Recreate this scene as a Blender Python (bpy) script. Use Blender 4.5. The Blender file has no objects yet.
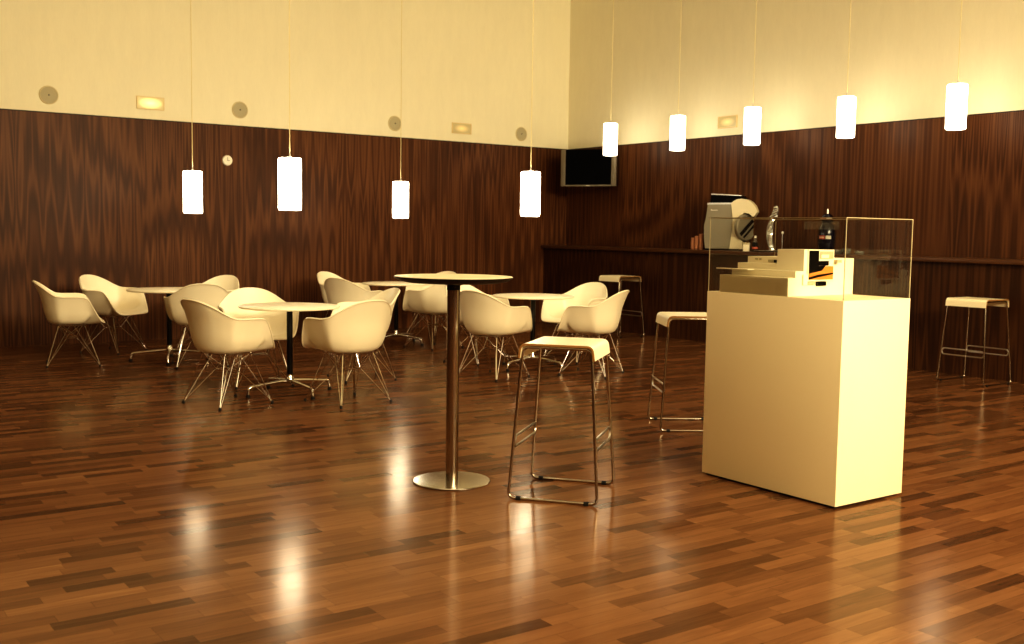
import bpy, bmesh, math, random
from mathutils import Vector, Matrix
C = bpy.context.scene.collection
PI = math.pi
random.seed(4)

# ------------------------------------------------------------------ materials
def srgb(r, g, b):
    f = lambda v: (v/255/12.92) if v/255 <= .04045 else ((v/255+.055)/1.055)**2.4
    return (f(r), f(g), f(b), 1)
def newmat(name):
    m = bpy.data.materials.new(name); m.use_nodes = True
    nt = m.node_tree; b = nt.nodes['Principled BSDF']
    return m, nt, b
def noise_mat(name, col, rough=.5, metal=0, var=.06, scale=8, spec=.5, bump=0, coat=0):
    m, nt, b = newmat(name)
    tc = nt.nodes.new('ShaderNodeTexCoord'); n = nt.nodes.new('ShaderNodeTexNoise')
    n.inputs['Scale'].default_value = scale; n.inputs['Detail'].default_value = 4
    nt.links.new(tc.outputs['Object'], n.inputs['Vector'])
    mx = nt.nodes.new('ShaderNodeMix'); mx.data_type = 'RGBA'
    mx.inputs[6].default_value = tuple(c*(1-var) for c in col[:3])+(1,)
    mx.inputs[7].default_value = tuple(min(1, c*(1+var)) for c in col[:3])+(1,)
    nt.links.new(n.outputs['Fac'], mx.inputs[0]); nt.links.new(mx.outputs[2], b.inputs['Base Color'])
    b.inputs['Roughness'].default_value = rough; b.inputs['Metallic'].default_value = metal
    b.inputs['Specular IOR Level'].default_value = spec
    if coat: b.inputs['Coat Weight'].default_value = coat; b.inputs['Coat Roughness'].default_value = .1
    if bump:
        bp = nt.nodes.new('ShaderNodeBump'); bp.inputs['Strength'].default_value = bump; bp.inputs['Distance'].default_value = .002
        nt.links.new(n.outputs['Fac'], bp.inputs['Height']); nt.links.new(bp.outputs[0], b.inputs['Normal'])
    return m
class G:
    """tiny node maths helper"""
    def __init__(s, nt): s.nt = nt
    def put(s, sock, v):
        if isinstance(v, (int, float)): sock.default_value = v
        elif isinstance(v, tuple): sock.default_value = v
        else: s.nt.links.new(v, sock)
    def m(s, op, a, b=None, c=None):
        n = s.nt.nodes.new('ShaderNodeMath'); n.operation = op
        s.put(n.inputs[0], a)
        if b is not None: s.put(n.inputs[1], b)
        if c is not None: s.put(n.inputs[2], c)
        return n.outputs[0]
    def xyz(s, x, y, z):
        n = s.nt.nodes.new('ShaderNodeCombineXYZ')
        for i, v in enumerate((x, y, z)): s.put(n.inputs[i], v)
        return n.outputs[0]
    def sep(s, v):
        n = s.nt.nodes.new('ShaderNodeSeparateXYZ'); s.nt.links.new(v, n.inputs[0]); return n.outputs
    def noise(s, v, scale, detail=3, rough=.5, dist=0):
        n = s.nt.nodes.new('ShaderNodeTexNoise'); s.nt.links.new(v, n.inputs['Vector'])
        n.inputs['Scale'].default_value = scale; n.inputs['Detail'].default_value = detail
        n.inputs['Roughness'].default_value = rough; n.inputs['Distortion'].default_value = dist
        return n.outputs['Fac']
    def white(s, v, dim='3D'):
        n = s.nt.nodes.new('ShaderNodeTexWhiteNoise'); n.noise_dimensions = dim
        s.nt.links.new(v, n.inputs['Vector'] if dim != '1D' else n.inputs['W']); return n.outputs['Value']
    def ramp(s, f, stops):
        n = s.nt.nodes.new('ShaderNodeValToRGB'); s.put(n.inputs[0], f)
        e = n.color_ramp.elements
        while len(e) > 1: e.remove(e[-1])
        e[0].position, e[0].color = stops[0]
        for p, c in stops[1:]:
            x = e.new(p); x.color = c
        return n.outputs[0]
    def mix(s, f, a, b, mode='MIX'):
        n = s.nt.nodes.new('ShaderNodeMix'); n.data_type = 'RGBA'; n.blend_type = mode
        s.put(n.inputs[0], f); s.put(n.inputs[6], a); s.put(n.inputs[7], b)
        return n.outputs[2]
    def pos(s):
        return s.nt.nodes.new('ShaderNodeNewGeometry').outputs['Position']

def floor_mat():
    m, nt, b = newmat('walnut_strip_parquet'); g = G(nt)
    x, y, z = g.sep(g.pos())
    RW, LEN = .074, .37
    row = g.m('FLOOR', g.m('DIVIDE', x, RW))
    off = g.white(row, '1D')
    board = g.m('FLOOR', g.m('DIVIDE', row, 3.0))
    yo = g.m('ADD', g.m('DIVIDE', y, LEN), g.m('MULTIPLY', off, 7.3))
    # uneven strip lengths: warp the along-strip coordinate a little per row
    yo = g.m('ADD', yo, g.m('MULTIPLY', g.m('SINE', g.m('MULTIPLY', yo, 2.1)), .16))
    col = g.m('FLOOR', yo)
    rnd = g.white(g.xyz(row, col, 3.7)); rnd2 = g.white(g.xyz(col, row, 9.1))
    brnd = g.white(g.xyz(board, g.m('FLOOR', g.m('DIVIDE', y, 2.2)), 1.3))
    fx = g.m('FRACT', g.m('DIVIDE', x, RW)); fy = g.m('FRACT', yo)
    # grain along Y
    gv = g.xyz(g.m('ADD', g.m('MULTIPLY', x, 26), g.m('MULTIPLY', rnd, 40)), g.m('MULTIPLY', y, 2.2), g.m('MULTIPLY', rnd2, 30))
    gr = g.noise(gv, 1.0, 5, .6, .8)
    gv2 = g.xyz(g.m('MULTIPLY', x, 160), g.m('MULTIPLY', y, 9), rnd2)
    gr2 = g.noise(gv2, 1.0, 2, .5)
    rnd = g.m('ADD', g.m('MULTIPLY', rnd, .55), g.m('MULTIPLY', g.m('POWER', rnd, 3.), .45))
    rnd = g.m('SUBTRACT', 1.0, rnd)
    t = g.m('ADD', g.m('MULTIPLY', rnd, .50), g.m('MULTIPLY', gr, .48))
    t = g.m('ADD', t, g.m('MULTIPLY', g.m('SUBTRACT', gr2, .5), .16))
    t = g.m('ADD', t, g.m('MULTIPLY', g.m('SUBTRACT', brnd, .5), .12))
    c = g.ramp(t, [(.12, srgb(68, 44, 29)), (.36, srgb(95, 64, 41)), (.58, srgb(116, 80, 53)), (.78, srgb(132, 94, 63)), (.98, srgb(158, 120, 84))])
    # fine dark joints
    jx = g.m('LESS_THAN', g.m('MINIMUM', fx, g.m('SUBTRACT', 1.0, fx)), .014)
    jy = g.m('LESS_THAN', g.m('MINIMUM', fy, g.m('SUBTRACT', 1.0, fy)), .0022)
    j = g.m('MAXIMUM', jx, jy)
    c = g.mix(g.m('MULTIPLY', j, .45), c, srgb(30, 16, 8))
    nt.nodes.remove(b)
    rn = g.noise(g.pos(), 1.1, 3)
    rg = g.m('ADD', .175, g.m('MULTIPLY', g.m('SUBTRACT', gr, .5), .10))
    rg = g.m('ADD', rg, g.m('MULTIPLY', g.m('SUBTRACT', rn, .5), .08))
    bp = nt.nodes.new('ShaderNodeBump'); bp.inputs['Strength'].default_value = .10; bp.inputs['Distance'].default_value = .002
    h = g.m('ADD', g.m('MULTIPLY', gr, .6), g.m('MULTIPLY', rnd, .3))
    h = g.m('SUBTRACT', h, g.m('MULTIPLY', j, .5))
    nt.links.new(h, bp.inputs['Height'])
    df = nt.nodes.new('ShaderNodeBsdfDiffuse'); nt.links.new(c, df.inputs[0]); nt.links.new(bp.outputs[0], df.inputs['Normal'])
    gs = nt.nodes.new('ShaderNodeBsdfGlossy'); nt.links.new(rg, gs.inputs['Roughness']); nt.links.new(bp.outputs[0], gs.inputs['Normal'])
    gs.inputs[0].default_value = (1, .93, .82, 1)
    fr = nt.nodes.new('ShaderNodeFresnel'); fr.inputs[0].default_value = 1.45
    mx = nt.nodes.new('ShaderNodeMixShader'); nt.links.new(g.m('MULTIPLY', fr.outputs[0], .55), mx.inputs[0])
    nt.links.new(df.outputs[0], mx.inputs[1]); nt.links.new(gs.outputs[0], mx.inputs[2])
    nt.links.new(mx.outputs[0], nt.nodes['Material Output'].inputs[0])
    return m

def veneer_mat(name, axis, seed=0., dark=1.):
    """bookmatched walnut veneer running vertically; axis = wall direction"""
    m, nt, b = newmat(name); g = G(nt)
    P = g.sep(g.pos()); w = P[axis]; z = P[2]
    leaf = .092
    k = g.m('DIVIDE', w, leaf)
    u = g.m('PINGPONG', w, leaf)
    flitch = g.m('FLOOR', g.m('DIVIDE', w, leaf*14))
    fr = g.m('ADD', g.m('MULTIPLY', g.white(flitch, '1D'), 20), seed)
    fr = g.m('ADD', fr, g.m('MULTIPLY', w, .35))
    # broad cathedral figure
    v = g.xyz(g.m('MULTIPLY', u, 8.5), g.m('MULTIPLY', z, .40), fr)
    n1 = g.noise(v, 1.0, 1, .4, .15)
    bands = g.m('ADD', g.m('MULTIPLY', g.m('SINE', g.m('MULTIPLY', n1, 46)), .5), .5)
    fine = g.noise(g.xyz(g.m('MULTIPLY', w, 210), g.m('MULTIPLY', z, 3.0), 0.), 1.0, 3, .6)
    mid = g.noise(g.xyz(g.m('MULTIPLY', u, 42), g.m('MULTIPLY', z, .55), fr), 1.0, 3, .55)
    lf = g.white(g.m('FLOOR', k), '1D')
    t = g.m('ADD', g.m('MULTIPLY', bands, .33), g.m('MULTIPLY', fine, .22))
    t = g.m('ADD', t, g.m('MULTIPLY', mid, .40))
    t = g.m('ADD', t, g.m('MULTIPLY', g.m('SUBTRACT', lf, .5), .08))
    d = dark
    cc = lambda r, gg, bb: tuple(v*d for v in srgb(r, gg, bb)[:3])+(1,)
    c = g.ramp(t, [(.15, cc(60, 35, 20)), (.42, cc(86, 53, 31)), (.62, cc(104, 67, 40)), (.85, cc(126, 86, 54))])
    nt.links.new(c, b.inputs['Base Color'])
    b.inputs['Roughness'].default_value = .45; b.inputs['Specular IOR Level'].default_value = .22
    return m

def plaster_mat(name, col):
    m, nt, b = newmat(name); g = G(nt)
    P = g.sep(g.pos())
    s = g.noise(g.xyz(g.m('MULTIPLY', P[0], 9), g.m('MULTIPLY', P[1], 9), g.m('MULTIPLY', P[2], 2.2)), 1.0, 5, .6)
    big = g.noise(g.pos(), .5, 3)
    wv = g.noise(g.xyz(g.m('MULTIPLY', P[0], 70), g.m('MULTIPLY', P[1], 70), g.m('MULTIPLY', P[2], 12)), 1.0, 2)
    t = g.m('ADD', g.m('MULTIPLY', s, .45), g.m('ADD', g.m('MULTIPLY', big, .3), g.m('MULTIPLY', wv, .25)))
    a = tuple(x*.95 for x in col[:3])+(1,); e = tuple(min(1, x*1.03) for x in col[:3])+(1,)
    c = g.ramp(t, [(.3, a), (.7, e)])
    nt.links.new(c, b.inputs['Base Color']); b.inputs['Roughness'].default_value = .85
    b.inputs['Specular IOR Level'].default_value = .2
    return m

def clear_mat(name, tint=(.93, .95, .92, 1), veil=.0, gl=1.0):
    m, nt, b = newmat(name); nt.nodes.remove(b)
    out = nt.nodes['Material Output']
    tr = nt.nodes.new('ShaderNodeBsdfTransparent'); tr.inputs[0].default_value = tint
    gs = nt.nodes.new('ShaderNodeBsdfGlossy'); gs.inputs['Roughness'].default_value = .02
    gs.inputs['Color'].default_value = (gl, gl, gl, 1)
    fr = nt.nodes.new('ShaderNodeFresnel'); fr.inputs[0].default_value = 1.45
    mx = nt.nodes.new('ShaderNodeMixShader')
    nt.links.new(fr.outputs[0], mx.inputs[0]); nt.links.new(tr.outputs[0], mx.inputs[1]); nt.links.new(gs.outputs[0], mx.inputs[2])
    last = mx
    if veil:
        df = nt.nodes.new('ShaderNodeBsdfDiffuse'); n = nt.nodes.new('ShaderNodeTexNoise'); n.inputs['Scale'].default_value = 3
        rp = nt.nodes.new('ShaderNodeValToRGB'); rp.color_ramp.elements[0].color = (.6, .58, .5, 1); rp.color_ramp.elements[1].color = (.75, .73, .65, 1)
        nt.links.new(n.outputs['Fac'], rp.inputs[0]); nt.links.new(rp.outputs[0], df.inputs[0])
        m2 = nt.nodes.new('ShaderNodeMixShader'); m2.inputs[0].default_value = veil
        nt.links.new(mx.outputs[0], m2.inputs[1]); nt.links.new(df.outputs[0], m2.inputs[2]); last = m2
    nt.links.new(last.outputs[0], out.inputs[0])
    return m

def emit_mat(name, col, strength, hot=None):
    m, nt, b = newmat(name)
    b.inputs['Base Color'].default_value = (.9, .88, .8, 1) if not hot else (.50, .42, .24, 1); b.inputs['Roughness'].default_value = .3
    b.inputs['Emission Color'].default_value = col; b.inputs['Emission Strength'].default_value = strength
    if hot:
        g = G(nt); tc = nt.nodes.new('ShaderNodeTexCoord').outputs['Object']
        P = g.sep(tc)
        d = g.m('SQRT', g.m('ADD', g.m('POWER', g.m('DIVIDE', P[0], hot[0]), 2.), g.m('POWER', g.m('DIVIDE', P[2], hot[1]), 2.)))
        f = g.m('MAXIMUM', g.m('SUBTRACT', 1.0, d), 0.0)
        nt.links.new(g.m('ADD', strength*.15, g.m('MULTIPLY', f, strength)), b.inputs['Emission Strength'])
    return m

M = dict(
    floor=floor_mat(),
    veneerL=veneer_mat('walnut_veneer_left', 1, 0., 1.0),
    veneerB=veneer_mat('walnut_veneer_back', 0, 5., .92),
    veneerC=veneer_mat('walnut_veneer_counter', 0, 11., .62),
    countertop=noise_mat('counter_top_walnut', srgb(92, 60, 36), .38, var=.2, scale=6),
    plaster=plaster_mat('cream_plaster', srgb(236, 228, 200)),
    ceiling=noise_mat('ceiling_paint', srgb(235, 228, 205), .9, scale=2),
    shell=noise_mat('white_shell_plastic', srgb(243, 232, 204), .36, var=.015, scale=3, spec=.35),
    laminate=noise_mat('white_laminate', srgb(250, 240, 214), .42, var=.01, scale=3, spec=.2),
    talltop=noise_mat('cream_gloss_top', srgb(240, 228, 192), .40, var=.01, scale=3, spec=.2),
    stoolwhite=noise_mat('white_stool_laminate', srgb(248, 238, 206), .35, var=.01, scale=3),
    plyedge=noise_mat('plywood_edge', srgb(150, 110, 62), .5, var=.12, scale=60),
    black=noise_mat('black_powder_coat', srgb(13, 11, 10), .35, var=.1, scale=20),
    rubber=noise_mat('black_rubber', srgb(14, 12, 11), .6, var=.1, scale=30),
    chrome=noise_mat('chrome', (.78, .76, .72, 1), .10, 1, .02, 12),
    steel=noise_mat('polished_steel', (.56, .52, .44, 1), .20, 1, .03, 10),
    poledark=noise_mat('dark_chrome', (.50, .45, .38, 1), .16, 1, .05, 10),
    alu=noise_mat('aluminium', (.62, .60, .55, 1), .30, 1, .03, 30),
    pedestal=noise_mat('cream_lacquer', srgb(244, 230, 192), .5, var=.012, scale=4),
    model=noise_mat('model_card_white', srgb(250, 240, 212), .6, var=.01, scale=20),
    modelgrey=noise_mat('model_grey_card', srgb(196, 184, 150), .6, var=.03, scale=40),
    acrylic=clear_mat('clear_acrylic', (.965, .97, .95, 1), .010),
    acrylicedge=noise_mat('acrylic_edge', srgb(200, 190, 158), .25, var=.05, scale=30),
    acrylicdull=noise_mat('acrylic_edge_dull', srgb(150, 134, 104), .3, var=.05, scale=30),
    reflstrip=clear_mat('reflection_strip', (.8, .8, .76, 1), .16),  # translucent grey of the added reflection strip in the case
    glass=clear_mat('clear_glass', (.90, .93, .92, 1), .12),
    shade=emit_mat('opal_glass_shade', (1, .90, .70, 1), 15.0),
    shade_high=emit_mat('opal_glass_shade_high', (1, .90, .70, 1), 6.5),
    cord=noise_mat('pale_cord', srgb(226, 212, 164), .5, var=.03, scale=20),
    speaker=noise_mat('speaker_mesh', srgb(182, 172, 142), .7, var=.10, scale=160, bump=.4),
    speakerring=noise_mat('speaker_ring', srgb(214, 200, 158), .6, var=.03, scale=20),
    emframe=noise_mat('emergency_frame', srgb(222, 200, 150), .5, var=.03, scale=20),
    emlit=emit_mat('emergency_lens_lit', (1, .70, .22, 1), 1.3, (.15, .075)),
    emdim=emit_mat('emergency_lens_dim', (1, .66, .22, 1), .45, (.13, .06)),
    dial=noise_mat('dial_white', srgb(238, 232, 214), .4, var=.02, scale=30),
    screen=noise_mat('dark_screen', srgb(7, 7, 8), .5, var=.05, scale=5, spec=.08),
    tvsilver=noise_mat('tv_silver', srgb(132, 122, 104), .4, .3, .04, 20),
    machgrey=noise_mat('coffee_machine_grey', srgb(150, 143, 124), .40, .35, .04, 12),
    machcream=noise_mat('coffee_machine_cream', srgb(226, 214, 178), .32, .0, .03, 12),
    hopper=noise_mat('smoked_black', srgb(8, 7, 7), .45, var=.05, scale=9, spec=.15),
    papercup=noise_mat('brown_paper_cup', srgb(178, 126, 92), .6, var=.08, scale=30),
    orange=noise_mat('orange_wood_inlay', srgb(214, 142, 62), .5, var=.25, scale=18),
    blueglass=noise_mat('dark_blue_plastic', srgb(14, 15, 36), .15, var=.1, scale=9),
    redprint=noise_mat('red_print', srgb(188, 92, 70), .5, var=.1, scale=50),
    whiteprint=noise_mat('pale_print', srgb(205, 198, 180), .5, var=.05, scale=50),
    darkgap=noise_mat('shadow_gap', srgb(16, 11, 8), .7, var=.1, scale=10),
)

# ------------------------------------------------------------------ mesh helpers
def obj(name, bm, mats, parent=None, smooth=True, loc=None):
    me = bpy.data.meshes.new(name); bm.normal_update(); bm.to_mesh(me); bm.free()
    if not isinstance(mats, (list, tuple)): mats = [mats]
    for mm in mats: me.materials.append(mm)
    if smooth:
        me.polygons.foreach_set('use_smooth', [True]*len(me.polygons))
        me.set_sharp_from_angle(angle=math.radians(38))
    o = bpy.data.objects.new(name, me); C.objects.link(o)
    if parent is not None: o.parent = parent
    if loc is not None: o.location = loc
    return o
def tag(o, label, cat, group=None):
    o['label'] = label; o['category'] = cat
    if group: o['group'] = group
    return o
def thing(name, label, cat, loc=(0, 0, 0), rz=0, group=None):
    o = bpy.data.objects.new(name, None); C.objects.link(o); o.empty_display_size = .1
    o.location = loc; o.rotation_euler = (0, 0, rz)
    return tag(o, label, cat, group)
def struct(name, bm, m):
    o = obj(name, bm, m, smooth=False); o['kind'] = 'structure'; return o
def dup(root, loc, rz, label, group=None):
    r = root.copy(); C.objects.link(r); r.location = loc; r.rotation_euler = (0, 0, rz); r['label'] = label
    if group: r['group'] = group
    def rec(src, dst):
        for ch in list(src.children):
            c = ch.copy(); C.objects.link(c); c.parent = dst; rec(ch, c)
    rec(root, r)
    return r
def box(bm, x0, x1, y0, y1, z0, z1, bev=0, mi=0):
    vs = [bm.verts.new((x, y, z)) for x in (x0, x1) for y in (y0, y1) for z in (z0, z1)]
    fs = [(0, 1, 3, 2), (4, 6, 7, 5), (0, 4, 5, 1), (2, 3, 7, 6), (0, 2, 6, 4), (1, 5, 7, 3)]
    F = [bm.faces.new([vs[i] for i in f]) for f in fs]
    for f in F: f.material_index = mi
    if bev:
        es = list({e for f in F for e in f.edges})
        bmesh.ops.bevel(bm, geom=es, offset=bev, segments=2, affect='EDGES', profile=.5)
    return bm
def B(*a, **k): return box(bmesh.new(), *a, **k)
def lathe(bm, prof, seg=32, c=(0, 0, 0), mi=0, cap=True):
    rings = []
    for r, z in prof:
        rings.append([bm.verts.new((c[0]+r*math.cos(2*PI*i/seg), c[1]+r*math.sin(2*PI*i/seg), c[2]+z)) for i in range(seg)])
    for a, b in zip(rings, rings[1:]):
        for i in range(seg):
            f = bm.faces.new((a[i], a[(i+1) % seg], b[(i+1) % seg], b[i])); f.material_index = mi
    if cap:
        if prof[0][0] > 1e-5: f = bm.faces.new(rings[0][::-1]); f.material_index = mi
        if prof[-1][0] > 1e-5: f = bm.faces.new(rings[-1]); f.material_index = mi
    return bm
def L(prof, **k): return lathe(bmesh.new(), prof, **k)
def tube(bm, pts, r, seg=8, closed=False, mi=0):
    pts = [Vector(p) for p in pts]; n = len(pts); rings = []
    up = None
    for i, p in enumerate(pts):
        if closed: t = (pts[(i+1) % n]-pts[i-1]).normalized()
        elif i == 0: t = (pts[1]-pts[0]).normalized()
        elif i == n-1: t = (pts[-1]-pts[-2]).normalized()
        else: t = ((pts[i+1]-p).normalized()+(p-pts[i-1]).normalized()).normalized()
        if up is None:
            up = Vector((0, 0, 1)) if abs(t.z) < .9 else Vector((1, 0, 0))
        a = (up-t*up.dot(t)).normalized(); up = a; b = t.cross(a)
        rr = r[i] if isinstance(r, (list, tuple)) else r
        rings.append([bm.verts.new(p+(a*math.cos(2*PI*k/seg)+b*math.sin(2*PI*k/seg))*rr) for k in range(seg)])
    m = n if closed else n-1
    for i in range(m):
        A, Bq = rings[i], rings[(i+1) % n]
        for k in range(seg):
            f = bm.faces.new((A[k], A[(k+1) % seg], Bq[(k+1) % seg], Bq[k])); f.material_index = mi
    if not closed:
        bm.faces.new(rings[0][::-1]).material_index = mi; bm.faces.new(rings[-1]).material_index = mi
    return bm
def rounded(pts, rad, n=5):
    """polyline with filleted corners"""
    pts = [Vector(p) for p in pts]; out = [pts[0]]
    for i in range(1, len(pts)-1):
        a, b, c = pts[i-1], pts[i], pts[i+1]
        u = (a-b).normalized(); v = (c-b).normalized()
        d = min(rad, (a-b).length*.45, (c-b).length*.45)
        p, q = b+u*d, b+v*d
        for k in range(n+1):
            t = k/n; out.append(p*(1-t)**2+b*2*t*(1-t)+q*t*t)
    out.append(pts[-1]); return out
def extrude_poly(bm, pts, y0, y1, mi=0, bev=0):
    """pts in (x,z), extruded along y"""
    a = [bm.verts.new((x, y0, z)) for x, z in pts]; b = [bm.verts.new((x, y1, z)) for x, z in pts]
    F = [bm.faces.new(a), bm.faces.new(b[::-1])]
    n = len(pts)
    for i in range(n): F.append(bm.faces.new((a[(i+1) % n], a[i], b[i], b[(i+1) % n])))
    for f in F: f.material_index = mi
    bmesh.ops.recalc_face_normals(bm, faces=F)
    if bev:
        es = list({e for f in F[:2] for e in f.edges})
        bmesh.ops.bevel(bm, geom=es, offset=bev, segments=2, affect='EDGES')
    return bm

# ------------------------------------------------------------------ setting
H = 2.623; CEIL = 5.6; XR = 19.0; YN = -15.0
struct('floor', B(-.2, XR, YN, .2, -.1, 0), M['floor'])
struct('ceiling', B(-.2, XR+.1, YN-.1, .2, CEIL, CEIL+.1), M['ceiling'])
struct('wall_left', B(-.2, -.014, YN, .2, 0, CEIL), M['plaster'])
struct('wall_back', B(-.014, XR, .014, .2, 0, CEIL), M['plaster'])
struct('wall_right', B(XR, XR+.1, YN, .2, 0, CEIL), M['plaster'])
struct('wall_near', B(-.2, XR+.1, YN-.1, YN, 0, CEIL), M['plaster'])
struct('trim_1', B(-.014, 0, YN, .014, 0, H), M['veneerL'])
struct('trim_2', B(0.0, XR, 0, .014, 0, H), M['veneerB'])
struct('trim_5', B(XR-.014, XR, YN+.014, 0, 0, H), M['veneerL'])
struct('trim_6', B(0, XR-.014, YN, YN+.014, 0, H), M['veneerB'])
struct('shadow_line_1', B(-.014, .001, YN, .0, H, H+.010), M['darkgap'])  # dark strip painting the shadow line on top of the left panelling
struct('shadow_line_2', B(.001, XR, -.001, .014, H, H+.010), M['darkgap'])  # painted shadow line continued along the back panelling

# ------------------------------------------------------------------ bar counter
HC = 1.168
t = thing('bar_counter', 'long walnut bar counter running along the back wall', 'counter', (0, 0, 0))
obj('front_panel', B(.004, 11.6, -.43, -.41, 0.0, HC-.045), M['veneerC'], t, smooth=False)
obj('carcass', B(.004, 11.6, -.41, -.004, .0, HC-.045), M['darkgap'], t, smooth=False)
obj('countertop', B(.004, 11.6, -.489, -.004, HC-.045, HC, bev=.004), M['countertop'], t)

# ------------------------------------------------------------------ armchair
RIM = [(0,.285,.430),(.125,.285,.430),(.205,.272,.435),(.252,.245,.460),(.283,.208,.525),(.303,.168,.61),(.318,.125,.67),(.326,.06,.686),(.325,-.03,.687),(.318,-.10,.688),(.298,-.155,.70),(.255,-.207,.735),(.20,-.262,.779),(.14,-.308,.811),(.072,-.334,.828),(0,-.342,.832)]
def rim_pts(sub=4):
    P = [Vector(p) for p in RIM]; P = P+[Vector((-p.x, p.y, p.z)) for p in P[1:-1][::-1]]
    m = len(P); out = []
    for i in range(m):
        a, b, c, d = P[i-1], P[i], P[(i+1) % m], P[(i+2) % m]
        for k in range(sub):
            t = k/sub
            out.append(.5*((2*b)+(c-a)*t+(2*a-5*b+4*c-d)*t*t+(3*b-a-3*c+d)*t**3))
    return out
def shell_bm():
    bm = bmesh.new(); R = rim_pts(); n = len(R); rows = 15
    P0 = Vector((0, -.03, .412)); grid = []
    c0 = bm.verts.new(P0)
    for j in range(1, rows+1):
        t = j/rows; row = []
        for r in R:
            f = max(0, min(1, (r.z-.434)/.23)); f = f*f*(3-2*f)      # 0 at the front lip, 1 on arms and back
            bk = max(0, min(1, (-r.y-.04)/.28)); bk = bk*bk*(3-2*bk)
            kx = .83+.15*bk; ky = .86-.12*bk
            w = Vector((r.x*kx, r.y*ky, 0))
            lip = [P0, P0.lerp(r, .35)+Vector((0, 0, -.010)), P0.lerp(r, .62)+Vector((0, 0, -.012)), P0.lerp(r, .8)+Vector((0, 0, -.008)), P0.lerp(r, .91)+Vector((0, 0, -.003)), r]
            q = lambda k, z: Vector((w.x*k, (w.y+.03)*k-.03, z))
            hgt = r.z-.41
            bowl = [P0, q(.45, .413), q(.80, .430), q(.975, .425+hgt*.26), Vector((w.x*1.02+(r.x-w.x)*.25, w.y+(r.y-w.y)*.25, .41+hgt*.62)), r]
            K = [a_.lerp(b_, f) for a_, b_ in zip(lip, bowl)]
            s_ = t*5; k = min(4, int(s_)); u_ = s_-k
            A_ = K[k-1] if k > 0 else K[0]*2-K[1]; B_, C_ = K[k], K[k+1]; D_ = K[k+2] if k < 4 else K[5]*2-K[4]
            p = .5*((2*B_)+(C_-A_)*u_+(2*A_-5*B_+4*C_-D_)*u_*u_+(3*B_-A_-3*C_+D_)*u_**3)
            row.append(bm.verts.new(p))
        grid.append(row)
    curl = []
    for i, r in enumerate(R):
        o = Vector((r.x, r.y+.03, 0)).normalized()
        curl.append(bm.verts.new(r+o*.011+Vector((0, 0, -.009))))
    grid.append(curl)
    for i in range(n): bm.faces.new((c0, grid[0][i], grid[0][(i+1) % n]))
    for a, b in zip(grid, grid[1:]):
        for i in range(n): bm.faces.new((a[i], b[i], b[(i+1) % n], a[(i+1) % n]))
    bmesh.ops.recalc_face_normals(bm, faces=bm.faces[:])
    if sum(f.normal.z for f in bm.faces) < 0: bmesh.ops.reverse_faces(bm, faces=bm.faces[:])
    bmesh.ops.solidify(bm, geom=bm.faces[:], thickness=.006)
    return bm
def make_chair():
    t = thing('shell_armchair', '', 'chair')
    sh = obj('shell', shell_bm(), M['shell'], t)
    wr = .0042
    mounts = {}; nodes = {}
    for sx in (-1, 1):
        for sy in (-1, 1):
            mounts[sx, sy] = Vector((sx*.145, sy*.115-.01, .399)); nodes[sx, sy] = Vector((sx*.075, sy*.045-.01, .268))
    bm = bmesh.new()
    ring = [nodes[-1, -1], nodes[1, -1], nodes[1, 1], nodes[-1, 1]]
    tube(bm, ring, .005, 6, closed=True)
    for sx in (-1, 1):
        for sy in (-1, 1):
            tube(bm, [nodes[sx, sy], mounts[sx, -sy]], wr, 6)
            tube(bm, [nodes[sx, sy], mounts[sx, sy]], wr, 6)
    obj('cross_brace', bm, M['chrome'], t)
    bm = bmesh.new()
    for sy in (-1, 1):
        tube(bm, [mounts[-1, sy]+Vector((-.02, 0, 0)), mounts[1, sy]+Vector((.02, 0, 0))], .005, 6)
    for sx in (-1, 1):
        tube(bm, [mounts[sx, -1], mounts[sx, 1]], .005, 6)
        for sy in (-1, 1): lathe(bm, [(.014, -.004), (.014, .012)], 10, tuple(mounts[sx, sy]))
    obj('seat_mount', bm, M['chrome'], t)
    for sx in (-1, 1):
        for sy in (-1, 1):
            F = Vector((sx*.243, sy*.238, .012)); bm = bmesh.new()
            tube(bm, [F, mounts[sx, sy]], wr, 6)
            tube(bm, [F+Vector((-sx*.006, 0, .004)), nodes[sx, sy]], wr, 6)
            tube(bm, [F+Vector((0, -sy*.006, .004)), mounts[sx, sy]+Vector((0, -sy*.10, 0))], wr*.8, 6)
            lg = obj('leg', bm, M['chrome'], t)
            obj('foot_glide', lathe(bmesh.new(), [(.009, 0), (.012, .002), (.012, .016), (.006, .024)], 10, (F.x, F.y, 0)), M['rubber'], lg)
    return t
chair0 = make_chair()
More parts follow.
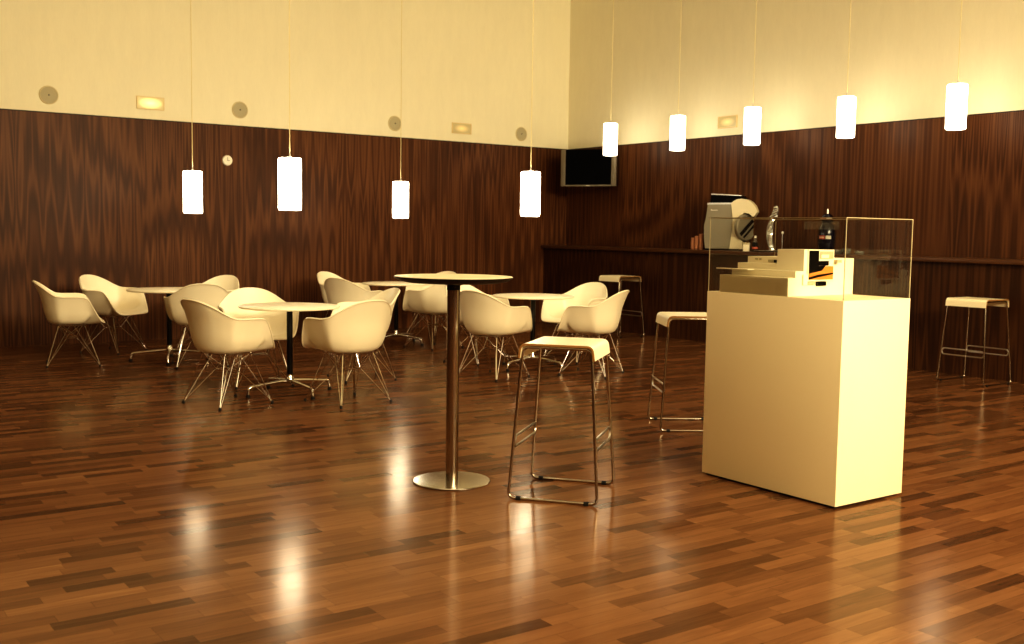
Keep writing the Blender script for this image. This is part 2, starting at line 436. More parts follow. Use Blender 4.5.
chairs = [
 # x, y, heading (deg of facing), label, group
 (1.96, -7.70, 78, 'white shell armchair at far left of room, seen in side profile facing right'),
 (1.06, -7.07, 38, 'second white shell armchair from the left, its open seat facing the room'),
 (2.62, -6.66, 167, 'white shell armchair seen from behind, tucked at the right of the leftmost round table'),
 (1.44, -6.16, -61, 'white shell armchair on the wall side of the leftmost table, mostly hidden'),
 (4.96, -7.25, 104, 'white shell armchair in front left of the nearest low round table, back turned'),
 (4.12, -6.66, -9, 'white shell armchair facing forward behind the left edge of the nearest low round table'),
 (5.35, -6.41, -170, 'white shell armchair in front right of the nearest low round table, outside of shell showing'),
 (4.23, -5.71, -97, 'white shell armchair behind right of the nearest low table, overlapped by the armchair before it'),
 (2.08, -4.69, 113, 'white shell armchair, back turned, left front of the farthest low table'),
 (0.92, -4.23, 28, 'white shell armchair mostly hidden, left rear of the farthest low table'),
 (2.32, -3.78, -168, 'white shell armchair just left behind the tall table pole, seen from outside'),
 (1.08, -3.05, -71, 'white shell armchair almost hidden behind the tall tabletop, only the back tip showing'),
 (4.735, -4.59, 105, 'white shell armchair immediately right of the tall table pole, back turned'),
 (3.72, -4.10, 14, 'white shell armchair behind the tall table pole, mostly hidden by another armchair'),
 (4.10, -3.10, -80, 'white shell armchair with bright open seat, right rear of the rightmost low table'),
 (5.05, -3.65, -151, 'white shell armchair behind the front bar stool, its side and back to the viewer'),
]
for i, (x, y, hd, lb) in enumerate(chairs):
    rz = math.radians(hd-90)
    if i == 0:
        o = chair0; o.location = (x, y, 0); o.rotation_euler = (0, 0, rz); o['label'] = lb
        o['group'] = 'white shell armchairs around the low tables'
    else: dup(chair0, (x, y, 0), rz, lb)

# ------------------------------------------------------------------ low tables
TH = .733
def make_table():
    t = thing('round_table', '', 'table', group='low round tables')
    top = obj('tabletop', L([(0, TH-.020), (.385, TH-.020), (.404, TH-.017), (.409, TH-.010), (.408, TH-.003), (.404, TH), (0, TH)], seg=64, cap=False), M['laminate'], t)
    obj('top_plate', L([(0, TH-.045), (.05, TH-.045), (.11, TH-.026), (.13, TH-.021), (0, TH-.021)], seg=32, cap=False), M['black'], t)
    obj('column', L([(.024, .115), (.024, TH-.03)], seg=24), M['black'], t)
    obj('hub', L([(.0, .085), (.030, .088), (.036, .10), (.036, .125), (.029, .14), (.026, .165), (.0, .166)], seg=24, cap=False), M['chrome'], t)
    for k in range(4):
        a = k*PI/2; d = Vector((math.cos(a), math.sin(a), 0)); bm = bmesh.new()
        P = rounded([d*.02+Vector((0, 0, .112)), d*.2+Vector((0, 0, .098)), d*.368+Vector((0, 0, .082)), d*.378+Vector((0, 0, .022))], .03, 5)
        tube(bm, P, [.0145]*2+[.0125]*(len(P)-2), 10)
        lg = obj('leg', bm, M['chrome'], t)
        g = d*.378
        obj('foot_glide', lathe(bmesh.new(), [(.012, 0), (.018, .003), (.018, .012), (.012, .026)], 14, (g.x, g.y, 0)), M['rubber'], lg)
    return t
tb0 = make_table()
tabs = [(4.738, -6.637, 5, 'nearest low round white table with black column and chrome four-star foot'),
        (4.387, -3.874, 14, 'low round white table behind the front bar stool, rightmost of the four'),
        (2.113, -6.80, -20, 'leftmost low round white table, beside the wood wall'),
        (1.744, -3.958, 25, 'farthest low round white table, partly behind the tall tabletop')]
for i, (x, y, a, lb) in enumerate(tabs):
    if i == 0: tb0.location = (x, y, 0); tb0.rotation_euler = (0, 0, math.radians(a)); tb0['label'] = lb
    else: dup(tb0, (x, y, 0), math.radians(a), lb)

# ------------------------------------------------------------------ tall table
t = thing('tall_round_table', 'tall round bar table with dark chrome pole and polished disc foot', 'table', (8.071, -7.150, 0))
HT = 1.125
obj('tabletop', L([(0, HT-.004), (.316, HT-.004), (.3185, HT-.002), (.317, HT), (0, HT)], seg=72, cap=False), M['talltop'], t)
e = obj('top_edge', L([(0, HT-.034), (.245, HT-.034), (.29, HT-.026), (.320, HT-.0085), (.321, HT-.0045), (.316, HT-.0042), (0, HT-.0042)], seg=72, cap=False), M['black'], t)
e['label'] = 'black bevelled underside of the tall tabletop'
obj('top_collar', L([(.036, HT-.075), (.036, HT-.05), (.09, HT-.036), (.09, HT-.034)], seg=32), M['black'], t)
obj('pole', L([(.0345, .012), (.0345, HT-.036)], seg=40), M['poledark'], t)
obj('pole_collar', L([(.0345, .50), (.0365, .502), (.0365, .56), (.0345, .562)], seg=40, cap=False), M['poledark'], t) if False else None
obj('disc_base', L([(0, 0), (.205, 0), (.212, .002), (.2125, .006), (.209, .010), (.12, .0125), (0, .013)], seg=72, cap=False), M['steel'], t)

# ------------------------------------------------------------------ bar stools
def make_stool():
    t = thing('bar_stool', '', 'stool', group='white bar stools with sled frames')
    hs = .803; sa, sb = .18, .205
    # curved seat: profile in x-z (flat top, both ends turned down), extruded along y
    path = rounded([(-.200, 0, hs-.075), (-.190, 0, hs), (.190, 0, hs), (.200, 0, hs-.075)], .042, 7)
    outp = [(p.x, p.z) for p in path]
    inn = []
    for i, p in enumerate(path):
        a = path[max(0, i-1)]; b = path[min(len(path)-1, i+1)]
        tg = (b-a).normalized(); nrm = Vector((tg.z, 0, -tg.x))
        q = p+nrm*.011; inn.append((q.x, q.z))
    bm = bmesh.new()
    n = len(outp); y0, y1 = -sb, sb
    vo = [[bm.verts.new((x, y, z)) for x, z in outp] for y in (y0, y1)]
    vi = [[bm.verts.new((x, y, z)) for x, z in inn] for y in (y0, y1)]
    for i in range(n-1):
        bm.faces.new((vo[0][i], vo[0][i+1], vo[1][i+1], vo[1][i]))
        bm.faces.new((vi[0][i+1], vi[0][i], vi[1][i], vi[1][i+1])).material_index = 0
        bm.faces.new((vo[0][i+1], vo[0][i], vi[0][i], vi[0][i+1])).material_index = 1
        bm.faces.new((vo[1][i], vo[1][i+1], vi[1][i+1], vi[1][i])).material_index = 1
    for i in (0, n-1):
        f = bm.faces.new((vo[0][i], vo[1][i], vi[1][i], vi[0][i])); f.material_index = 1
    bmesh.ops.recalc_face_normals(bm, faces=bm.faces[:])
    obj('seat', bm, [M['stoolwhite'], M['plyedge']], t)
    r = .0082; fa, fb = .232, .238; ta, tb_ = .178, .188
    for s in (-1, 1):
        P = rounded([(0, s*tb_, hs-.020), (ta, s*tb_, hs-.020), (fa, s*fb, r), (-fa, s*fb, r), (-ta, s*tb_, hs-.020), (-.001, s*tb_, hs-.020)], .035, 6)
        fr = obj('sled_frame', tube(bmesh.new(), P, r, 10), M['poledark'], t)
        for sx in (-1, 1):
            bm = bmesh.new(); x = sx*(fa-.055)
            tube(bm, [(x-.012, s*fb, r+.0005), (x+.012, s*fb, r+.0005)], r+.0035, 10)
            obj('floor_glide', bm, M['rubber'], fr)
    for sx in (-1, 1):
        def at(z, inset=0):
            k = 1-z/(hs-.02); return sx*(ta+(fa-ta)*k), tb_+(fb-tb_)*k
        z1, z2 = .325, .268; x1, y1_ = at(z1); x2, y2_ = at(z2); x1 -= sx*.004; x2 -= sx*.004
        P = [Vector((x1, -y1_+.03, z1)), Vector((x1, y1_-.03, z1))]
        for k in range(1, 6):
            a = PI*k/6; P.append(Vector((x1+(x2-x1)*k/6, y1_-.03+.026*math.sin(a), (z1+z2)/2+(z1-z2)/2*math.cos(a))))
        P += [Vector((x2, y2_-.03, z2)), Vector((x2, -y2_+.03, z2))]
        for k in range(1, 6):
            a = PI*k/6; P.append(Vector((x2+(x1-x2)*k/6, -y1_+.03-.026*math.sin(a), (z1+z2)/2-(z1-z2)/2*math.cos(a))))
        obj('footrest', tube(bmesh.new(), P, .0066, 8, closed=True), M['alu'], t)
    return t
s0 = make_stool()
for i, (x, y, a, lb) in enumerate([
    (8.579, -6.778, .678, 'front bar stool with white curved seat standing beside the tall round table'),
    (7.526, -4.828, 1.004, 'bar stool half hidden behind the left side of the display pedestal'),
    (2.24, -.84, PI/2, 'farthest bar stool with white seat standing at the left end of the counter'),
    (7.31, -.815, PI/2, 'bar stool at the counter on the right, beyond the display pedestal')]):
    if i == 0: s0.location = (x, y, 0); s0.rotation_euler = (0, 0, a); s0['label'] = lb
    else: dup(s0, (x, y, 0), a, lb)

# ------------------------------------------------------------------ display pedestal, case and model
PX0, PX1, PY0, PY1, PH, PK = 8.673, 9.597, -5.838, -5.283, 1.0506, 1.4633
t = thing('display_pedestal', 'tall cream box-shaped display pedestal holding a clear case', 'pedestal', ((PX0+PX1)/2, (PY0+PY1)/2, 0))
hx, hy = (PX1-PX0)/2, (PY1-PY0)/2
obj('body', B(-hx, hx, -hy, hy, .012, PH, bev=.002), M['pedestal'], t)
obj('plinth', B(-hx+.02, hx-.02, -hy+.02, hy-.02, 0, .012), M['darkgap'], t, smooth=False)
t = thing('display_case', 'clear rectangular acrylic case on top of the cream pedestal', 'display case', ((PX0+PX1)/2, (PY0+PY1)/2, PH))
g = .004; kx, ky, kh = hx-.003, hy-.003, PK-PH; th = .0035
for a in ((-kx+th, kx-th, -ky, -ky+th, .0005, kh-th), (-kx+th, kx-th, ky-th, ky, .0005, kh-th), (-kx, -kx+th, -ky, ky, .0005, kh-th), (kx-th, kx, -ky, ky, .0005, kh-th), (-kx, kx, -ky, ky, kh-th, kh)):
    # single sheet per pane so the transparent/glossy mix reads once
    bm = bmesh.new(); x0, x1, y0, y1, z0, z1 = a
    if z1-z0 < .01: q = [(x0, y0, z1), (x1, y0, z1), (x1, y1, z1), (x0, y1, z1)]
    elif y1-y0 < .01: q = [(x0, (y0+y1)/2, z0), (x1, (y0+y1)/2, z0), (x1, (y0+y1)/2, z1), (x0, (y0+y1)/2, z1)]
    else: q = [((x0+x1)/2, y0, z0), ((x0+x1)/2, y1, z0), ((x0+x1)/2, y1, z1), ((x0+x1)/2, y0, z1)]
    bm.faces.new([bm.verts.new(v) for v in q])
    obj('pane', bm, M['acrylic'], t, smooth=False)
ew = .0019
for sx in (-1, 1):
    for sy in (-1, 1):
        x, y = sx*(kx-ew), sy*(ky-ew)
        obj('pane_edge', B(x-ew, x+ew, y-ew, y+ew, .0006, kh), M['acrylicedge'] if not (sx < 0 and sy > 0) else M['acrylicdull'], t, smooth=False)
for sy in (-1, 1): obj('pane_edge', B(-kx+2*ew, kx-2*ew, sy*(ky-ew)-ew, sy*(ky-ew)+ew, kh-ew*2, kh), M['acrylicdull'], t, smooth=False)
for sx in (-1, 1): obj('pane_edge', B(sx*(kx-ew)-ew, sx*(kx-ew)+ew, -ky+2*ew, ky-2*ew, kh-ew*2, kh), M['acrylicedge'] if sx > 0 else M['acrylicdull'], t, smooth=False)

Z = PH+.0008
t = thing('architectural_model', 'white stepped architectural model of a building inside the clear case', 'architectural model', (.056, -.046, 0))
XM = 9.185  # right face of the model, in its own frame
def mb(name, x0, x1, y0, y1, z0, z1, m='model', lab=None, par=None):
    o = obj(name, B(x0, x1, y0, y1, z0, z1), M[m], par or t, smooth=False)
    if lab: o['label'] = lab
    return o
mb('terrace_block', 8.703, XM, -5.785, -5.73, Z, 1.148)
mb('terrace_block', 8.74, XM, -5.73, -5.66, Z, 1.183)
mb('roof_slab', 8.670, 8.90, -5.780, -5.7305, 1.179, 1.184)
mb('terrace_block', 8.718, XM, -5.66, -5.58, Z, 1.215)
mb('terrace_block', 8.719, XM, -5.58, -5.247, Z, 1.250)
mb('tower_block', 9.007, XM+.002, -5.668, -5.43, 1.184, 1.296)
# openings of the upper terrace (front face y=-5.46)
for x0, x1, z0, z1, mm in ((8.775, 8.795, 1.231, 1.240, 'modelgrey'), (8.805, 8.82, 1.231, 1.240, 'modelgrey'), (8.87, 8.905, 1.219, 1.234, 'modelgrey'), (8.91, 8.93, 1.219, 1.234, 'darkgap'), (8.935, 8.95, 1.219, 1.234, 'modelgrey'), (8.955, 8.975, 1.218, 1.235, 'darkgap')):
    mb('window_opening', x0, x1, -5.583, -5.578, z0, z1, mm)
# cutaway section on the right-hand face of the tower (x = XM)
sec = mb('section_frame', XM+.002, XM+.008, -5.640, -5.428, 1.130, 1.297, 'model')
xf = XM+.008
mb('void', xf, xf+.002, -5.634, -5.556, 1.208, 1.291, 'hopper', 'black cutaway void', sec)
mb('void', xf, xf+.003, -5.556, -5.475, 1.212, 1.236, 'hopper', 'black cutaway void', sec)
mb('recess', xf, xf+.002, -5.548, -5.436, 1.247, 1.287, 'modelgrey', None, sec)
mb('recess', xf+.002, xf+.003, -5.535, -5.475, 1.252, 1.270, 'model', None, sec)
mb('wood_inlay', xf, xf+.002, -5.634, -5.434, 1.137, 1.208, 'orange', 'orange-brown wooden interior', sec)
bm = bmesh.new()
for poly_ in ([(-5.634, 1.208), (-5.50, 1.212), (-5.53, 1.185), (-5.634, 1.170)], [(-5.634, 1.150), (-5.56, 1.163), (-5.434, 1.174), (-5.434, 1.166), (-5.56, 1.150), (-5.634, 1.138)]):
    bm.faces.new([bm.verts.new((xf+.0035, y, z)) for y, z in poly_])
obj('dark_wedge', bm, M['hopper'], sec, smooth=False)  # flat dark wedges laid across the wood inlay
mb('ledge', XM, XM+.03, -5.428, -5.39, 1.227, 1.242, 'modelgrey')
mb('lower_box', XM, XM+.010, -5.676, -5.642, 1.110, 1.165, 'model')
mb('lower_box', XM, XM+.010, -5.640, -5.575, 1.112, 1.127, 'modelgrey')
mb('lower_opening', XM, XM+.010, -5.564, -5.488, 1.104, 1.126, 'hopper', 'small black opening low on the model')
# translucent strip added high at the rear pane, stands in for a reflection
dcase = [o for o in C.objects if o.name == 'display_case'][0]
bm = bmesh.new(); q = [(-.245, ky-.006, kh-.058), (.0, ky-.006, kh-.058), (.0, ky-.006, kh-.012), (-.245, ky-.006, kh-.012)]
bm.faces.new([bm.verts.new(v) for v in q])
o = obj('reflection_strip', bm, M['reflstrip'], dcase, smooth=False); o['label'] = 'grey translucent strip standing in for a reflection'

# ------------------------------------------------------------------ pendants
def make_pendant(z, mat, ln=.438, r=.0965):
    t = thing('pendant_lamp', '', 'lamp')
    obj('shade', L([(0, .004), (r-.012, .0), (r-.003, .004), (r, .014), (r, ln-.014), (r-.003, ln-.004), (r-.012, ln), (0, ln-.002)], seg=40, cap=False), mat, t)
    obj('cord_grip', L([(.013, ln-.002), (.013, ln+.012), (.006, ln+.03), (.005, ln+.05)], seg=14), M['alu'], t)
    obj('cord', L([(.0042, ln+.03), (.0042, CEIL-z-.045)], seg=8), M['cord'], t)
    obj('ceiling_rose', L([(.05, CEIL-z-.055), (.055, CEIL-z-.05), (.055, CEIL-z-.021)], seg=24), M['alu'], t)
    return t
lo = [(1.87, -6.46, 1.50, 'white cylindrical pendant lamp hanging low above the leftmost table'),
      (4.46, -6.51, 1.52, 'white cylindrical pendant lamp above the nearest low table, largest in the left row'),
      (1.59, -3.82, 1.50, 'smallest low-hung white cylindrical pendant lamp, just left of the tall table'),
      (4.40, -3.94, 1.52, 'white cylindrical pendant lamp just left of the room corner, above the rightmost low table')]
p0 = None
for x, y, z, lb in lo:
    if p0 is None:
        p0 = make_pendant(1.50, M['shade']); p0.location = (x, y, z+.009); p0['label'] = lb; p0['group'] = 'low pendant lamps above the tables'
    else: dup(p0, (x, y, 1.52 if z > 1.5 else 1.509), 0, lb)
hi = [(1.627, 'high pendant lamp in front of the wall television, leftmost over the counter'),
      (2.94, 'second high white pendant lamp from the corner over the counter'),
      (4.19, 'high white pendant lamp over the clear display case, third from the corner over the counter'),
      (5.52, 'fourth high white pendant lamp from the corner over the counter'),
      (6.82, 'high white pendant lamp farthest right over the counter')]
p1 = None
for x, lb in hi:
    if p1 is None:
        p1 = make_pendant(2.42, M['shade_high']); p1.location = (x, -.54, 2.432); p1['label'] = lb; p1['group'] = 'high pendant lamps over the counter'
    else: dup(p1, (x, -.54, 2.432), 0, lb)

# ------------------------------------------------------------------ wall fixtures
def on_left(t): t.rotation_euler = (0, 0, -PI/2)      # local -y looks into the room (+X): local x -> -Y
def disc_y(bm, r0, prof, seg=36):
    """lathe around the local y axis; prof = (radius, y)"""
    b2 = lathe(bm, prof, seg); 
    for v in b2.verts: v.co = Vector((v.co.x, -v.co.z, v.co.y))
    return b2
def wall_speaker():
    t = thing('ceiling_speaker', '', 'speaker', group='round wall speakers'); t.name = 'wall_speaker'
    obj('rim', disc_y(bmesh.new(), 0, [(.104, 0), (.104, .006), (.100, .012), (.094, .012), (.092, .006)], 40), M['speakerring'], t)
    obj('grille', disc_y(bmesh.new(), 0, [(.093, .004), (.092, .009), (.05, .013), (.0, .014)], 40), M['speaker'], t)
    obj('logo_dot', disc_y(bmesh.new(), 0, [(.009, .0135), (.008, .016), (0, .016)], 12), M['black'], t)
    return t
sp = None
for y, z, lb in ((-7.451, 2.823, 'round beige wall speaker near the upper left edge of the cream wall'),
              (-5.214, 2.830, 'round beige wall speaker above and right of the small white dial'),
              (-3.012, 2.816, 'round beige wall speaker behind the cord of the farthest low pendant lamp'),
              (-.874, 2.811, 'round beige wall speaker nearest the room corner')):
    if sp is None: sp = wall_speaker(); sp.location = (-.014, y, z); on_left(sp); sp['label'] = lb; sp.rotation_euler = (0, 0, PI/2)
    else: dup(sp, (-.014, y, z), PI/2, lb)
def em_light(name, lens, label, loc, rz, w=.325, h=.15):
    t = thing(name, label, 'light', loc, rz, 'emergency lights on the cream wall')
    bm = bmesh.new()
    for a in ((-w/2, -w/2+.012, -h/2, h/2), (w/2-.012, w/2, -h/2, h/2), (-w/2+.012, w/2-.012, -h/2, -h/2+.010), (-w/2+.012, w/2-.012, h/2-.010, h/2)):
        box(bm, a[0], a[1], -.016, 0, a[2], a[3])
    obj('frame', bm, M['emframe'], t, smooth=False)
    obj('lens', B(-w/2+.012, w/2-.012, -.012, 0, -h/2+.010, h/2-.010), lens, t, smooth=False)
    return t
em_light('emergency_light', M['emlit'], 'glowing rectangular emergency light on the cream wall at the left', (-.014, -6.32, 2.822), PI/2)
em_light('emergency_light', M['emdim'], 'dim rectangular emergency light on the left cream wall nearer the corner', (-.014, -1.929, 2.821), PI/2)
em_light('emergency_light', M['emdim'], 'dim rectangular emergency light on the right cream wall above the pendants', (3.28, .014, 2.806), 0)
t = thing('wall_dial', 'small round white dial mounted on the wood panelling', 'dial', (0, -5.39, 2.195), PI/2)
obj('casing', disc_y(bmesh.new(), 0, [(.064, 0), (.064, .016), (.057, .024), (.050, .022)], 32), M['dial'], t)
obj('face', disc_y(bmesh.new(), 0, [(.051, .018), (.050, .021), (0, .021)], 32), M['speakerring'], t)
bm = bmesh.new(); box(bm, -.003, .003, -.024, -.0215, -.004, .036); box(bm, -.004, .026, -.024, -.0215, -.004, .002)
obj('pointer', bm, M['tvsilver'], t, smooth=False)

# ------------------------------------------------------------------ television
t = thing('television', 'black flat television with silver side speakers mounted high in the room corner', 'television', (.885, -.30, 2.305), math.radians(27))
w, h = .87, .535
obj('screen_panel', B(-w/2+.075, w/2-.075, -.030, .0, -h/2+.022, h/2-.006), M['screen'], t, smooth=False)
obj('housing', B(-w/2+.02, w/2-.02, .0, .07, -h/2+.01, h/2-.01, bev=.008), M['black'], t)
for s in (-1, 1):
    x0, x1 = (-w/2, -w/2+.075) if s < 0 else (w/2-.075, w/2)
    obj('side_speaker', B(x0, x1, -.034, .01, -h/2, h/2, bev=.004), M['tvsilver'], t)
bm = bmesh.new(); box(bm, -w/2+.075, w/2-.075, -.033, .005, -h/2, -h/2+.022)
obj('lower_bezel', bm, M['tvsilver'], t, smooth=False)
bm = bmesh.new(); box(bm, -.03, .03, -.0345, -.033, -h/2+.006, -h/2+.014)
obj('badge', bm, M['dial'], t, smooth=False)
bm = bmesh.new(); ca, sa_ = math.cos(math.radians(-27)), math.sin(math.radians(-27))
e_ = Vector((.10*ca-.29*sa_, .10*sa_+.29*ca, 0))
tube(bm, [(0, .06, 0), (0.02, .12, 0), tuple(e_)], .018, 10)
obj('wall_bracket', bm, M['black'], t)

# ------------------------------------------------------------------ coffee machine and things on the counter
ZC = HC+.0008
def px(x, z0=250.): return (x-705)/79.
mc = thing('coffee_machine', 'grey and cream coffee machine with black lid on the bar counter', 'coffee machine', (3.29, -.36, ZC), math.radians(26))
Zp = lambda y: (249.0-y)/79.
dp = .30
poly = [(px(705.6), .02), (px(704.2), Zp(235)), (px(704.0), Zp(224)), (px(705.6), Zp(217)), (px(707.4), Zp(203.5)), (px(731.9), Zp(203)), (px(733.6), Zp(217)), (px(733.6), Zp(228)), (px(731.2), .02)]
obj('body', extrude_poly(bmesh.new(), poly, 0, dp, bev=.006), M['machgrey'], mc)
band = [(px(706.9), Zp(203.6)), (px(707.3), Zp(201.8)), (px(731.8), Zp(201.6)), (px(732.2), Zp(203.1))]
obj('top_trim', extrude_poly(bmesh.new(), band, -.003, dp), M['alu'], mc)
lid = [(px(709.7), Zp(201.8)), (px(710.3), Zp(193.6)), (px(741.5), Zp(195.0)), (px(744), Zp(198)), (px(734), Zp(201.7))]
ld = obj('lid', extrude_poly(bmesh.new(), lid, .02, dp-.02), M['hopper'], mc); ld['label'] = 'black glossy lid'
rm = [(px(710.0), Zp(193.7)), (px(710.4), Zp(192.4)), (px(740.5), Zp(194.2)), (px(741.5), Zp(195.1))]
obj('lid_rim', extrude_poly(bmesh.new(), rm, .018, dp-.018), M['alu'], ld)
hood = [(px(731.9), Zp(202.6)), (px(734), Zp(200.2)), (px(737.5), Zp(198.4)), (px(742), Zp(197.7)), (px(747), Zp(198.5)), (px(751.5), Zp(200.8)), (px(755.5), Zp(204.6)), (px(758.4), Zp(210.6)), (px(754.5), Zp(215.6)), (px(750), Zp(212.5)), (px(745.5), Zp(211.6)),
        (px(741.5), Zp(214.5)), (px(739), Zp(219.5)), (px(738.4), Zp(226)), (px(739.4), Zp(232)), (px(742), Zp(236.5)), (px(744.2), Zp(241)), (px(744.5), .02), (px(731.4), .02), (px(733.8), Zp(228)), (px(733.8), Zp(217))]
obj('hood', extrude_poly(bmesh.new(), hood, -.02, dp+.01), M['machcream'], mc)
bm = bmesh.new()
lathe(bm, [(.0, -.03), (.155, -.03), (.165, -.02), (.165, .02), (.155, .03), (.145, .03), (.14, .024), (0, .024)], 40)
R_ = Matrix.Rotation(math.radians(90), 4, 'X'); R2 = Matrix.Rotation(math.radians(60), 4, 'Z')
dc = Vector((px(746), .02, Zp(226)))
bm.transform(Matrix.Translation(dc) @ R2 @ R_)
dr = obj('bean_drum', bm, M['machgrey'], mc)
bm = bmesh.new(); box(bm, -.135, .135, -.031, -.025, -.022, .022); box(bm, -.12, .12, -.031, -.025, -.075, -.05)
bm.transform(Matrix.Translation(dc) @ R2 @ Matrix.Rotation(math.radians(-42), 4, 'Y')); 
obj('drum_stripe', bm, M['hopper'], dr, smooth=False)
obj('base', B(px(706), px(750), .01, dp-.01, 0, .022), M['hopper'], mc, smooth=False)
bm = bmesh.new(); tube(bm, [(px(745), .06, Zp(236)), (px(745), .06, Zp(240))], .03, 12)
obj('spout', bm, M['hopper'], mc)
# maker's mark, too small to read: a short pale line of lettering
bm = bmesh.new()
for i in range(6):
    x = px(711.2)+i*.0145; hh = .018 if i == 0 else .011
    box(bm, x, x+.010, -.0085, -.0065, Zp(209.6), Zp(209.6)+hh)
obj('lettering', bm, M['dial'], mc, smooth=False)

def on_counter(x, y=-.30): return (x, y, ZC)
# stacks of paper cups
for i, (x, hgt, tilt, lb) in enumerate(((3.035, .155, 1.5, 'shortest stack of brown paper cups, leftmost beside the coffee machine'),
                                  (3.10, .178, 1.0, 'middle stack of brown paper cups beside the coffee machine'),
                                  (3.175, .205, 2.0, 'tallest stack of brown paper cups, touching the coffee machine side'))):
    t = thing('paper_cup_stack', lb, 'cups', on_counter(x, -.30), 0, 'stacks of brown paper cups')
    bm = bmesh.new(); n = int(hgt/.022); prof = [(.026, 0)]
    for k in range(n):
        z = .02+k*(hgt-.02)/n; prof += [(.0285, z), (.031, z+.003), (.031, z+.008), (.0285, z+.010)]
    prof += [(.027, hgt), (.022, hgt-.004), (0, hgt-.006)]
    obj('cups', lathe(bm, prof, 20, cap=True), M['papercup'], t)

t = thing('card_box', 'small cream card box in front of the coffee machine', 'box', on_counter(4.01, -.37), math.radians(30))
obj('carton', B(-.036, .036, -.03, .03, 0, .105, bev=.002), M['model'], t)
obj('flap', B(-.036, .036, -.031, -.0295, .082, .105), M['modelgrey'], t, smooth=False)
t = thing('small_bottle', 'small dark bottle with pale cap between coffee machine and glass figure', 'bottle', on_counter(4.11, -.33))
obj('glass_body', L([(.0, 0), (.034, .001), (.037, .01), (.037, .085), (.028, .11), (.0, .11)], seg=20, cap=False), M['hopper'], t)
obj('neck', L([(.028, .108), (.018, .14), (.012, .165), (.0, .165)], seg=20, cap=False), M['glass'], t)
obj('cap', L([(.014, .163), (.014, .19), (.0, .192)], seg=16, cap=False), M['dial'], t)
obj('label_band', L([(.0376, .03), (.0376, .055)], seg=20, cap=False), M['redprint'], t)
t = thing('counter_tray', 'low dark tray on the bar counter right of the coffee machine', 'tray', on_counter(4.28, -.27), math.radians(20))
obj('tray_plate', B(-.16, .12, -.09, .09, 0, .012, bev=.003), M['hopper'], t)
bm = bmesh.new()
tube(bm, [(-.155, -.085, .0125), (.115, -.085, .0125), (.115, .085, .0125), (-.155, .085, .0125)], .003, 6, closed=True)
obj('tray_rim', bm, M['alu'], t)
# tall twisted glass figure
t = thing('glass_figure', 'tall curved clear glass figure with a faceted top standing on the counter tray', 'figure', (4.33, -.28, ZC+.017))
bm = bmesh.new(); n = 26; rings = []
for i in range(n):
    s = i/(n-1); z = s*.53
    cx = -.055*math.sin(PI*min(1, s*1.15))+.045*s*s; wd = .018+.028*math.sin(PI*min(1, .15+s*.95))+(.02 if s > .72 else 0)
    if i == n-1: wd = .02
    tw = s*3.2; rr = []
    for k in range(6):
        a = 2*PI*k/6+tw; q = 1 if s < .7 else (1.0+.25*math.sin(i*2.3+k*1.9))
        rr.append(bm.verts.new((cx+wd*q*math.cos(a), wd*.6*q*math.sin(a), z)))
    rings.append(rr)
for a, b in zip(rings, rings[1:]):
    for k in range(6): bm.faces.new((a[k], a[(k+1) % 6], b[(k+1) % 6], b[k]))
bm.faces.new(rings[0][::-1]); bm.faces.new(rings[-1])
gm, nt, bb = newmat('faceted_crystal'); bb.inputs['Transmission Weight'].default_value = .5; bb.inputs['Roughness'].default_value = .1; bb.inputs['Metallic'].default_value = .5
nz = nt.nodes.new('ShaderNodeTexNoise'); nz.inputs['Scale'].default_value = 30; rp = nt.nodes.new('ShaderNodeValToRGB'); rp.color_ramp.elements[0].color = (.75, .8, .78, 1); rp.color_ramp.elements[1].color = (1, 1, .95, 1)
nt.links.new(nz.outputs['Fac'], rp.inputs[0]); nt.links.new(rp.outputs[0], bb.inputs['Base Color'])
obj('crystal', bm, gm, t, smooth=False)
obj('foot', L([(.06, 0), (.06, .008), (.03, .016), (.0, .017)], seg=20), gm, t)
t = thing('metal_pin_stand', 'thin metal stick with a small ball tip standing on the counter', 'stand', on_counter(4.50, -.30))
obj('stick', L([(.0045, .004), (.0045, .22)], seg=8), M['alu'], t)
obj('ball_tip', L([(0, .215), (.011, .219), (.0155, .231), (.011, .243), (0, .247)], seg=12, cap=False), M['dial'], t)
obj('foot', L([(.03, 0), (.03, .005), (0, .007)], seg=16), M['alu'], t)
t = thing('dark_blue_bottle', 'dark blue bottle with red and white label behind the clear case', 'bottle', on_counter(5.14, -.30))
obj('bottle_body', L([(0, .04), (.075, .042), (.088, .06), (.094, .13), (.094, .22), (.090, .27), (.078, .31), (.060, .335), (.055, .35), (0, .35)], seg=28, cap=False), M['blueglass'], t)
obj('head', L([(.05, .34), (.066, .36), (.068, .40), (.055, .43), (.03, .45), (0, .452)], seg=24, cap=False), M['blueglass'], t)
obj('nozzle', L([(.012, .448), (.010, .48), (.007, .505), (0, .507)], seg=12, cap=False), M['alu'], t)
bm = bmesh.new(); lathe(bm, [(.07, 0), (.075, .02), (.06, .042)], 24); o = obj('foot_ring', bm, M['glass'], t)
bm = bmesh.new()
def patch(bm, a0, a1, z0, z1, r=.0945, n=8):
    A = [bm.verts.new((r*math.cos(a0+(a1-a0)*i/n), r*math.sin(a0+(a1-a0)*i/n), z0)) for i in range(n+1)]
    Bv = [bm.verts.new((r*math.cos(a0+(a1-a0)*i/n), r*math.sin(a0+(a1-a0)*i/n), z1)) for i in range(n+1)]
    for i in range(n): bm.faces.new((A[i], A[i+1], Bv[i+1], Bv[i]))
patch(bm, math.radians(-112), math.radians(-66), .165, .205); obj('red_label', bm, M['redprint'], t)
bm = bmesh.new(); patch(bm, math.radians(-60), math.radians(-22), .165, .205); patch(bm, math.radians(-108), math.radians(-70), .180, .190, .0955); obj('white_label', bm, M['whiteprint'], t)
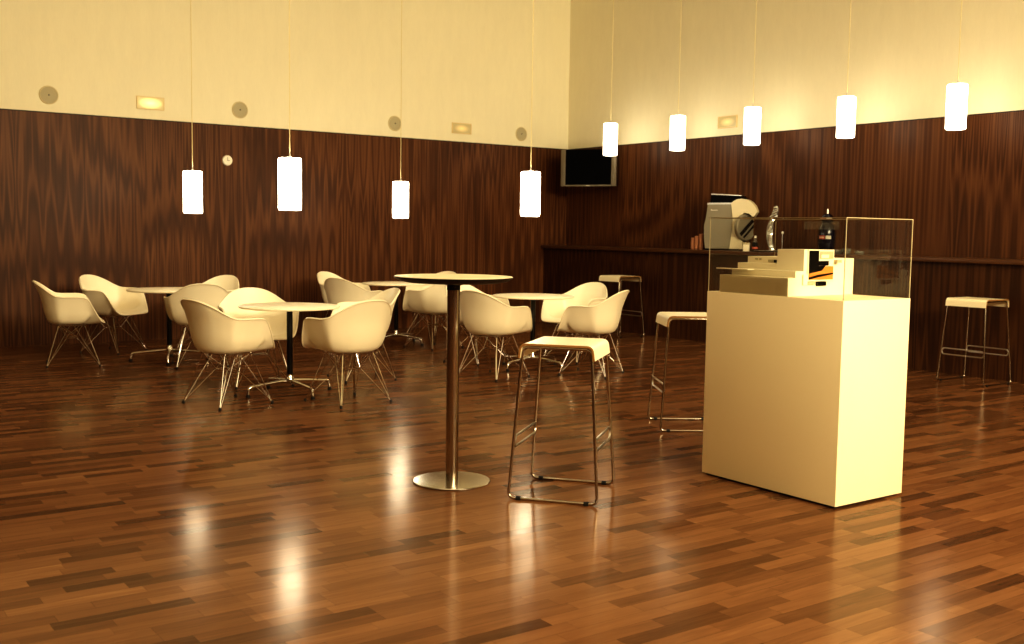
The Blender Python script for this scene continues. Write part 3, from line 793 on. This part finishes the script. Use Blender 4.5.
for x, y, r, h_, lb in ((5.30, -.30, .05, .05, 'low clear glass dish on the counter, nearest the dark blue bottle'),
                  (5.44, -.33, .045, .065, 'clear glass dish on the counter, middle of three right of the blue bottle'),
                  (5.57, -.28, .05, .04, 'shallow clear glass dish on the counter, farthest right of three')):
    o = obj('glass_dish', L([(0, 0), (r*.7, 0), (r, h_*.5), (r*1.05, h_), (r*.98, h_), (r*.9, h_*.5), (r*.6, .01), (0, .01)], seg=24, cap=False), M['glass'])
    o.location = on_counter(x, y); tag(o, lb, 'dish', 'glass dishes on the counter')

# ------------------------------------------------------------------ lights
def area(name, loc, rot, sx, sy, power, col):
    l = bpy.data.lights.new(name, 'AREA'); l.shape = 'RECTANGLE'; l.size = sx; l.size_y = sy; l.energy = power; l.color = col
    o = bpy.data.objects.new(name, l); C.objects.link(o); o.location = loc; o.rotation_euler = rot; return o
def aim(o, tgt):
    o.rotation_euler = (Vector(tgt)-o.location).to_track_quat('-Z', 'Y').to_euler()
WARM = (1, .87, .59)
k = area('key_light', (18.3, -5.5, 4.6), (0, 0, 0), 7, 1.8, 1120, WARM); aim(k, (4, -5, 2.0))
k2 = area('ceiling_wash', (11, -6.5, 5.5), (0, 0, 0), 10, 7, 150, WARM)
k3 = area('near_light', (11, -14.4, 4.8), (0, 0, 0), 7, 1.2, 12, WARM); aim(k3, (6, 0, 3.2))
wd = bpy.data.worlds.new('World'); bpy.context.scene.world = wd; wd.use_nodes = True
wd.node_tree.nodes['Background'].inputs[0].default_value = (1, .8, .5, 1); wd.node_tree.nodes['Background'].inputs[1].default_value = .02

# ------------------------------------------------------------------ camera
yaw, pitch, roll = -.9511, -.0853, .0147
d = Vector((math.sin(yaw)*math.cos(pitch), math.cos(yaw)*math.cos(pitch), math.sin(pitch)))
r = Vector((math.cos(yaw), -math.sin(yaw), 0)); u = r.cross(d)
c_, s_ = math.cos(roll), math.sin(roll)
r2 = c_*r+s_*u; u2 = -s_*r+c_*u
cam = bpy.data.cameras.new('camera'); co = bpy.data.objects.new('camera', cam); C.objects.link(co)
mw = Matrix.Identity(4)
for i, v in enumerate((r2, u2, -d)):
    for j in range(3): mw[j][i] = v[j]
mw.translation = Vector((12.9071, -10.2103, 1.37)); co.matrix_world = mw
cam.sensor_width = 36; cam.lens = 36*1060.8/1024; cam.clip_end = 60
cam.dof.use_dof = True; cam.dof.focus_distance = 6.2; cam.dof.aperture_fstop = 4.5
sc = bpy.context.scene; sc.camera = co
sc.view_settings.view_transform = 'Standard'; sc.view_settings.look = 'High Contrast'; sc.view_settings.exposure = 0
